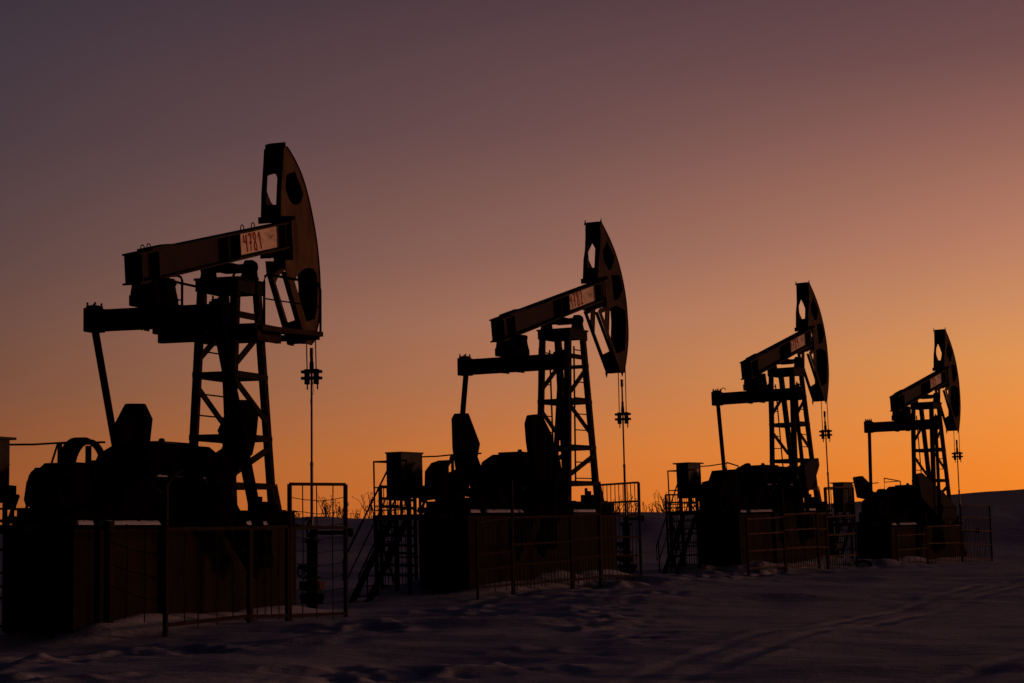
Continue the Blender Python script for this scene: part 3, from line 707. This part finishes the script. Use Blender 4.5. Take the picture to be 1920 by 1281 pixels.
# ------------------------------------------------------------------ foundations, fences, wellheads, platforms
def make_foundation(i):
    lab = ['tall brown foundation block under the nearest pump jack, beside the open gate', 'foundation block with snow on its ledge under the second pump jack',
           'foundation block under the third pump jack, behind orange-edged fence rails', 'dark foundation block under the farthest pump jack'][i]
    F = root('foundation_block', lab, 'foundation', 'foundations of the pump jacks', jack_matrix(i))
    m = MB().box(-5.33, 1.30, -.53, .53, -2.1, -.16)
    if i != 1: m.box(-3.05, -2.98, -.60, -.5302, -2.0, -.1)
    m.build('side_wall', M_CLAD, F)
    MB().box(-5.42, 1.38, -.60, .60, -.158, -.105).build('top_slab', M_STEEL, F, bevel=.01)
    rs = random.Random(11 + i)
    for (xa, xb, ya, yb) in ((-4.7, -3.1, -.60, -.46), (-5.3, -4.9, -.58, -.50), (-.9, .2, -.59, -.53)):
        nn = 26
        P1 = [(xa + (xb - xa) * k / nn, ya + (yb - ya) * j / 4, -.103 + (0 if j in (0, 4) or k in (0, nn) else .045 + .02 * rs.random())) for j in range(5) for k in range(nn + 1)]
        F1 = [(j * (nn + 1) + k, j * (nn + 1) + k + 1, (j + 1) * (nn + 1) + k + 1, (j + 1) * (nn + 1) + k) for j in range(4) for k in range(nn)]
        MB().add(P1, F1).build('snow_cover', M_SNOWC, F, smooth=True)

def fence(i, label, y, x0, x1, zt0, zb0, zt1, zb1, rails=(0, 1), wires=0, rods=0, cat='fence', grp='steel fence panels round the pumps', name='fence_panel', pw=0.031, sag=.03, seed=0, longpost=None, y1=None):
    """one welded panel in the pump's own frame: posts, rails, wire or rods"""
    rs = random.Random(seed + i * 17)
    L = x1 - x0; ang = 0.0
    if y1 is not None: ang = math.atan2(y1 - y, x1 - x0); L = math.hypot(x1 - x0, y1 - y)
    F = root(name, label, cat, grp, jack_matrix(i) @ Matrix.Translation((x0, y, 0)) @ Matrix.Rotation(ang, 4, 'Z'))
    zt = lambda t: zt0 + (zt1 - zt0) * t
    zb = lambda t: zb0 + (zb1 - zb0) * t
    MB().box(-pw / 2, pw / 2, -pw / 2, pw / 2, zb(0) - .25, (longpost or zt(0))).build('post', M_FENCE, F)
    if y1 is None: MB().box(L - pw / 2, L + pw / 2, -pw / 2, pw / 2, zb(1) - .25, zt(1)).build('post', M_FENCE, F)
    for r in rails:
        a = zb(0) + (zt(0) - zb(0)) * r; b = zb(1) + (zt(1) - zb(1)) * r
        MB().bar((pw / 2, 0, a), (L - pw / 2, 0, b), pw * .8, pw * .9).build('rail', M_RAIL if i > 1 else M_FENCE, F)
    m = MB()
    for k in range(1, rods + 1):
        t = (k + rs.uniform(-.12, .12)) / (rods + 1); j = rs.uniform(-.02, .02)
        m.tube([(t * L, .01, zb(t) - rs.uniform(0, .12)), (t * L + j, .01 + j, (zb(t) + zt(t)) / 2), (t * L + j * .3, .01, zt(t))], .009, 5)
    for k in range(wires):
        r = (k + 1) / (wires + 1)
        pts = []
        for q in range(9):
            t = q / 8; pts.append((pw / 2 + t * (L - pw), -.008, zb(t) + (zt(t) - zb(t)) * r - sag * math.sin(math.pi * t) * rs.uniform(.8, 1.2)))
        m.tube(pts, .006, 5)
    if rods or wires: m.build('wire_mesh', M_WIRE, F)
    return F

def make_wellhead(i):
    lab = ['wellhead with two round handwheels behind the nearest open gate', 'dark wellhead behind the end fence panel of the second pump jack', 'wellhead at the front of the third pump jack, behind thin fence rods', 'wellhead at the foot of the farthest pump jack, beside the last fence panel'][i]
    W = root('wellhead', lab, 'wellhead', 'wellheads below the horse heads', jack_matrix(i) @ Matrix.Translation((2.985, 0, 0)))
    m = MB().cyl((0, 0, -2.0), (0, 0, -.33), .085, 16).cyl((0, 0, -.40), (0, 0, -.33), .12, 12).cyl((0, 0, -.33), (0, 0, -.22), .05, 12)
    m.cyl((0, 0, -1.42), (0, 0, -1.36), .19, 16).cyl((0, 0, -1.20), (0, 0, -1.14), .17, 16).cyl((0, 0, -1.0), (0, 0, -.96), .14, 16)
    m.cyl((0, .02, -.8), (0, .22, -.8), .05, 10).cyl((0, -.2, -1.3), (0, .2, -1.3), .06, 10)
    m.build('casing', M_STEEL, W)
    MB().box(-.13, .13, -.19, .19, -1.18, -1.04).build('valve_body', M_REDV, W, bevel=.02)
    for (yy_, zz) in ((.09, -.87), (-.07, -1.38)):
        m = MB().ring((-.14, yy_, zz), .11, .016, 'x', 20, (0, 360), 6)
        for k in range(3):
            t = math.pi * k / 3; m.bar((-.14, yy_ + .11 * math.cos(t), zz + .11 * math.sin(t)), (-.14, yy_ - .11 * math.cos(t), zz - .11 * math.sin(t)), .014)
        m.cyl((-.14, yy_, zz), (0, yy_, zz), .016, 8)
        m.build('handwheel', M_STEEL, W)
    if i == 0: MB().tube([(0, .08, -.3), (0, .09, -.15), (0, .05, -.02), (0, .09, .03), (0, .13, -.02)], .02, 7).build('sampling_hook', M_STEEL, W)
    ye = [-.74, -.42, -.45, -.62][i]; zf = [-.23, -.245, -.3, -.38][i]
    MB().cyl((.0, -.05, zf), (0, ye + .1, zf), .035, 10).cyl((0, ye + .12, zf), (0, ye, zf), .07, 12).cyl((0, -.05, zf), (0, 0, zf), .09, 12).build('flow_pipe', M_STEEL, W)

def make_service(i):
    lab = [('steel platform and stairs cut off by the left edge of the photo', 'control cabinet cut off by the left edge of the photo'),
           ('steel platform with steep stairs going down left of the second pump jack', 'grey control cabinet raised behind the stairs of the second pump jack'),
           ('steel platform and stairs behind the tall mesh panel left of the third pump jack', 'control cabinet with a pale notice left of the third pump jack'),
           ('steel platform and stairs just left of the farthest pump jack', 'control cabinet just left of the farthest pump jack')][i]
    off = [-.1, 0, .08, -.35][i]
    Mx = jack_matrix(i) @ Matrix.Translation((off, 0, [0, 0, .1, .12][i]))
    S = root('service_stairs', lab[0], 'stairs', 'service platforms with stairs', Mx)
    m = MB().box(-6.25, -5.42, -.40, .98, -.15, -.11)
    for x in (-6.25, -5.84, -5.46): m.box(x, x + .05, -.40, .98, -.21, -.15)
    m.box(-6.25, -5.42, -.40, -.36, -.21, -.15).box(-6.25, -5.42, .94, .98, -.21, -.15)
    m.build('deck', M_STEEL, S)
    for (x, y) in ((-6.2, .94), (-5.47, .94), (-5.47, -.36), (-6.2, .24)):
        MB().box(x - .03, x + .03, y - .03, y + .03, -2.2, -.21).build('deck_leg', M_STEEL, S)
    MB().bar((-6.2, .94, -.3), (-5.47, .94, -1.5), .03).bar((-5.47, .94, -.3), (-6.2, .94, -1.5), .03).bar((-5.47, .9, -.9), (-5.47, -.3, -.9), .03).bar((-6.2, .9, -.6), (-5.47, .9, -.6), .03).build('cross_bracing', M_STEEL, S)
    # stairs down towards the rear (-x)
    xt, zt, xb, zb_ = -6.25, -.17, -7.80, -1.75
    for y in (.22, .56): MB().bar((xt, y, zt), (xb, y, zb_), .03, .15, up=(0, 0, 1)).build('stringer', M_STEEL, S)
    n = 8
    for k in range(1, n + 1):
        t = k / (n + 1); x = xt + (xb - xt) * t; z = zt + (zb_ - zt) * t
        MB().box(x - .11, x + .11, .235, .545, z + .01, z + .03).build('tread', M_STEEL, S)
    for y, hh, ex_ in ((.18, .85, .28), (.60, .95, .12)):
        m = MB().tube([(xt, y, zt + hh), (xb - ex_, y, zb_ - ex_ * 1.0 + hh), (xb - ex_, y, zb_ - ex_ + hh - .34)], .018, 6)
        if y > .5: m.tube([(xt, y, zt + .5), (xb, y, zb_ + .5)], .013, 6)
        m.cyl((xt, y, zt), (xt, y, zt + hh), .018, 6).cyl((xb, y, zb_ - .3), (xb, y, zb_ + hh), .016, 6)
        m.build('handrail', M_STEEL, S)
    m = MB()
    for (x, y) in ((-6.22, .95), (-5.45, .95), (-6.22, .25)):
        m.cyl((x, y, -.15), (x, y, .88), .018, 6)
    m.cyl((-6.22, .95, .88), (-5.45, .95, .88), .018, 6).cyl((-6.22, .95, .40), (-5.45, .95, .40), .014, 6)
    m.cyl((-6.22, .25, .88), (-6.22, .95, .88), .018, 6).cyl((-6.22, .25, .4), (-6.22, .95, .4), .014, 6)
    for z in (-.02, .06): m.cyl((-6.22, .25, z), (-6.22, .95, z), .012, 6).cyl((-6.22, .95, z), (-5.45, .95, z), .012, 6)
    m.build('railing', M_STEEL, S)
    if i == 0:
        m = MB().cyl((-5.40, .5, .12), (-4.70, .5, .12), .016, 6).cyl((-5.40, .5, -.03), (-4.70, .5, -.03), .014, 6).cyl((-5.30, .5, -.2), (-5.30, .5, .2), .018, 6).cyl((-5.08, .5, -.2), (-5.08, .5, .2), .016, 6).cyl((-4.95, .5, -.2), (-4.72, .5, .22), .022, 6)
        m.build('side_rail', M_STEEL, S)
    C_ = root('control_cabinet', lab[1], 'cabinet', 'electrical control cabinets', Mx)
    z0, z1 = .20, 1.04
    box = MB().box(-5.95, -5.15, .52, .84, z0, z1)
    if i == 1: box.box(-5.96, -5.13, .50, .86, z1 - .01, z1 + .02)
    else: box.box(-6.02, -5.08, .46, .90, z1, z1 + .035)
    box.box(-5.955, -5.145, .515, .519, z0 + .50, z0 + .515).box(-5.56, -5.55, .514, .519, z0 + .02, z1 - .02)
    bo = box.build('cabinet_box', M_CAB, C_, bevel=.004)
    MB().box(-5.49, -5.22, .508, .5135, z0 + .04, z0 + .46).build('cabinet_door', M_CAB, C_)
    if i in (1, 2): MB().box(-5.45, -5.33, .501, .506, z0 + (.36 if i == 1 else .55), z0 + (.44 if i == 1 else .72)).build('notice', M_PAPER, C_)
    for (x, y) in ((-5.9, .56), (-5.2, .56), (-5.9, .8), (-5.2, .8)):
        MB().box(x - .02, x + .02, y - .02, y + .02, -.11, z0).build('cabinet_leg', M_STEEL, C_)
    m = MB().box(-5.145, -4.93, .60, .64, z0 + .20, z0 + .24).box(-5.0, -4.92, .56, .68, z0 - .08, z0 + .235).cyl((-5.145, .62, z0 + .02), (-5.0, .62, z0 + .02), .014, 6)
    m.build('cable_tray', M_STEEL, C_)
    m = MB().tube([(-5.6, .66, z0), (-5.58, .64, .05), (-5.5, .6, -.1)], .018, 6).tube([(-5.5, .66, z0), (-5.45, .6, .0), (-5.2, .5, -.08)], .016, 6)
    m.build('cable', M_WIRE, C_)
    MB().tube([(-5.15, .66, .98), (-4.6, .5, 1.0), (-3.9 - off, .3, 1.06)], .016, 6).build('conduit', M_STEEL, C_)

for i in range(4):
    make_jack(i); make_foundation(i); make_wellhead(i); make_service(i)

NY = -1.6
# nearest pump
fence(0, 'short wire panel from the nearest foundation corner to the tall post', -.66, -4.66, -4.80, -.05, -1.20, -.20, -1.42, rails=(), wires=3, rods=2, seed=1, pw=.10, y1=-1.57)
fence(0, 'long rusty-railed wire panel with one tall post before the nearest foundation', NY, -4.80, -2.42, -.17, -1.43, -.16, -1.40, rails=(0, 1), wires=3, rods=4, seed=2, pw=0.053, longpost=.44)
fence(0, 'narrow wire panel between the long rusty panel and the tall gate', NY, -2.36, -1.20, -.16, -1.41, -.14, -1.44, rails=(0, 1), wires=2, rods=4, seed=3, pw=0.050)
fence(0, 'tall square-topped gate in front of the nearest wellhead', NY, -1.12, .86, .49, -1.45, .52, -1.49, rails=(0, .665, 1), wires=9, rods=3, seed=4, pw=0.053, sag=.05, name='mesh_gate', cat='gate', grp='tall gates before the wellheads')
fence(0, 'mesh panel cut off by the left edge of the photo behind the nearest foundation', 1.5, -5.08, -3.86, .30, -1.45, .28, -1.50, rails=(0, .22, .42, .60, 1), rods=3, seed=19, pw=.045)
# second pump
fence(1, 'barred panel at the left end of the second fence, low rails', NY, -7.0, -5.66, -.30, -1.44, -.22, -1.43, rails=(0, .5, .27, 1), rods=5, seed=5, pw=0.037)
fence(1, 'long barred panel with one tall post before the second foundation', NY, -5.60, -3.18, -.22, -1.44, -.20, -1.42, rails=(0, .30, .60, 1), rods=16, seed=6, pw=0.043, longpost=.47)
fence(1, 'middle barred panel with a thick left post before the second foundation', NY, -3.12, -1.86, -.18, -1.43, -.16, -1.40, rails=(0, .33, .62, 1), rods=9, seed=7, pw=0.053)
fence(1, 'tall barred gate at the right end of the second fence', NY, -1.80, .12, .41, -1.38, .48, -1.44, rails=(0, .22, .42, .65, .80, 1), rods=9, seed=8, pw=0.046, name='mesh_gate', cat='gate', grp='tall gates before the wellheads')
fence(1, 'tall mesh panel standing left of the stairs of the second pump jack', 1.5, -5.08, -3.76, .45, -1.45, .42, -1.52, rails=(0, .12, .22, .34, .42, .52, .60, .70, .80, .88, 1), rods=9, seed=9, pw=.055)
# third pump
fence(2, 'open barred panel left of the tall post before the third foundation', NY, -7.60, -5.16, -.22, -1.42, -.20, -1.44, rails=(0, .33, .66, .95), rods=4, seed=10, pw=0.037)
fence(2, 'long barred panel right of the tall post before the third foundation', NY, -5.10, -2.74, -.20, -1.46, -.18, -1.50, rails=(0, .35, .7, 1), rods=14, seed=11, pw=0.043, longpost=.45)
fence(2, 'narrow barred panel between the long panel and tall gate of the third pump jack', NY, -2.68, -2.04, -.20, -1.50, -.20, -1.52, rails=(.35, .7, 1), rods=5, seed=12, pw=0.043)
fence(2, 'tall barred gate between the third pump jack and the farthest cabinet', NY, -1.97, .30, .45, -1.50, .48, -1.52, rails=(.1, .38, .62, 1), rods=12, seed=13, pw=0.046, name='mesh_gate', cat='gate', grp='tall gates before the wellheads')
fence(2, 'tall mesh panel left of the third control cabinet', 1.5, -5.07, -3.10, .42, -1.55, .42, -1.57, rails=(0, .1, .22, .34, .38, .50, .56, .66, .78, .90, 1), rods=12, seed=14, pw=0.043)
# farthest pump
fence(3, 'open wire panel left of the tall post before the farthest foundation', NY, -7.9, -5.36, -.20, -1.2, -.18, -1.2, rails=(0, .4, .8), rods=4, seed=15, pw=0.031)
fence(3, 'long barred panel right of the tall post before the farthest foundation', NY, -5.29, -2.10, -.18, -1.25, -.17, -1.35, rails=(.1, .55, 1), rods=16, seed=16, pw=0.037, longpost=.36)
fence(3, 'tall open gate at the far right end of the fences', NY, -2.02, 1.0, .43, -1.35, .42, -1.5, rails=(.12, .35, .58, .80, 1), rods=18, seed=17, pw=0.046, name='mesh_gate', cat='gate', grp='tall gates before the wellheads')

# ------------------------------------------------------------------ dry weeds on the bank
def bush(x, y, h, n, label, seed, spread=.5, lean=0.0, name='dry_weed'):
    rs = random.Random(seed); z = gz(x, y) - .05
    m = MB()
    for k in range(int(n * 1.2)):
        a = rs.uniform(0, 2 * math.pi); r0 = rs.uniform(0, .25) * spread; tx_ = rs.gauss(lean, .28) ; ty = rs.gauss(0, .25); L = h * rs.uniform(.4, 1.0)
        p = Vector((r0 * math.cos(a) * 2, r0 * math.sin(a), 0)); pts = [p.copy()]; d = Vector((tx_, ty, 1)).normalized()
        for s_ in range(5):
            d = (d + Vector((rs.gauss(0, .08), rs.gauss(0, .08), 0))).normalized(); p = p + d * L / 5; pts.append(p.copy())
            if s_ > 0 and rs.random() < .7:
                sd_ = (d + Vector((rs.gauss(0, .55), rs.gauss(0, .4), .1))).normalized(); q = p + sd_ * L * rs.uniform(.1, .28)
                m.tube([p, (p + q) / 2 + Vector((0, 0, .01)), q], .012, 3, .007)
                for _ in range(2):
                    e = q + Vector((rs.gauss(0, .05), rs.gauss(0, .05), rs.uniform(.0, .07))); m.tube([q, e], .012, 3, .008)
        m.tube(pts, .018, 4, .008)
    o = m.build(name, M_TWIG); o.location = (x, y, z)
    tag(o, label, 'weed', 'dry weeds along the crest of the bank')
def px2x(px, y): return (px - 960) / 4000 * y
CR = 97.0
for (px, h, n, lab, sd_, sp, ln) in [
    (548, .35, 5, 'tiny dry tuft on the bank just left of the polished rod, behind the first gate', 1, .5, 0),
    (606, 1.0, 16, 'bushiest dry weed seen through the nearest tall gate', 2, 1.0, -.15),
    (634, .75, 10, 'dry weed leaning at the right post of the nearest gate', 3, .8, -.2),
    (662, .5, 7, 'small dry weed just right of the nearest gate', 4, .7, -.1),
    (690, 1.35, 8, 'tall sparse weed standing alone between the first gate and the stairs', 5, .6, -.3),
    (706, 1.0, 9, 'dry weed touching the left of the tall mesh panel by the stairs', 6, .6, -.1),
    (735, .9, 8, 'dry weed seen under the second control cabinet', 7, .8, .1),
    (1150, .9, 8, 'dry weed seen through the left bars of the second tall gate', 8, .7, .25),
    (1166, .95, 6, 'dry weed in the middle of the second tall gate', 9, .5, .2),
    (1186, .6, 5, 'short dry weed at the right post of the second tall gate', 10, .5, .1),
    (1212, .5, 8, 'low dry weed just right of the second tall gate', 11, .9, -.1),
    (1240, .95, 16, 'dense dry weed leaning left beside the third mesh panel', 12, .9, -.45),
    (1262, .55, 8, 'short dry weed behind the corner of the third mesh panel', 13, .8, 0)]:
    x = px2x(px, CR)
    bush(x, CR, h, n, lab, sd_, sp, ln)
for k, (px, py_, h) in enumerate([(1865, 170, 1.8), (1885, 175, 1.5), (1900, 172, 1.6)]):
    x = px2x(px, py_); rs = random.Random(90 + k); m = MB()
    for q in range(9):
        p = Vector((rs.uniform(-.8, .8), rs.uniform(-.5, .5), 0)); m.tube([p, p + Vector((rs.gauss(0, .15), 0, h * .5)), p + Vector((rs.gauss(0, .3), 0, h * rs.uniform(.7, 1)))], .022, 4, .008)
    o = m.build('distant_shrub', M_TWIG); tt_ = ((py_ - 150) / 110) ** .8; o.location = (x, py_, .25 + (np.interp(x, hx, hz) - .3) * tt_)
    tag(o, ['faint shrub on the far slope, left one of the three at the right edge', 'faint shrub on the far slope, middle one of the three at the right edge', 'faint shrub on the far slope, right one of the three at the right edge'][k], 'shrub', 'faint shrubs on the far slope')

# half-buried pipe sticking out of the snow between the last two pumps
x, y = 9.2, 57.0; z = gz(x, y)
m = MB().tube([(-.35, .1, -.12), (-.2, .08, .06), (-.02, .05, .12), (.13, 0, .08), (.2, -.04, -.06), (.26, -.06, -.22)], .045, 10)
o = m.build('buried_pipe', M_STEEL, smooth=True); o.location = (x, y, z)
tag(o, 'bent black pipe end poking out of the snow between the last two pump jacks', 'pipe')
x, y = -3.9, 30.6; z = gz(x, y)
o = MB().bar((0, 0, .10), (.14, -.25, -.10), .035).build('iron_stake', M_STEEL); o.location = (x, y, z)
tag(o, 'short iron stake leaning out of the snow below the nearest fence', 'stake')
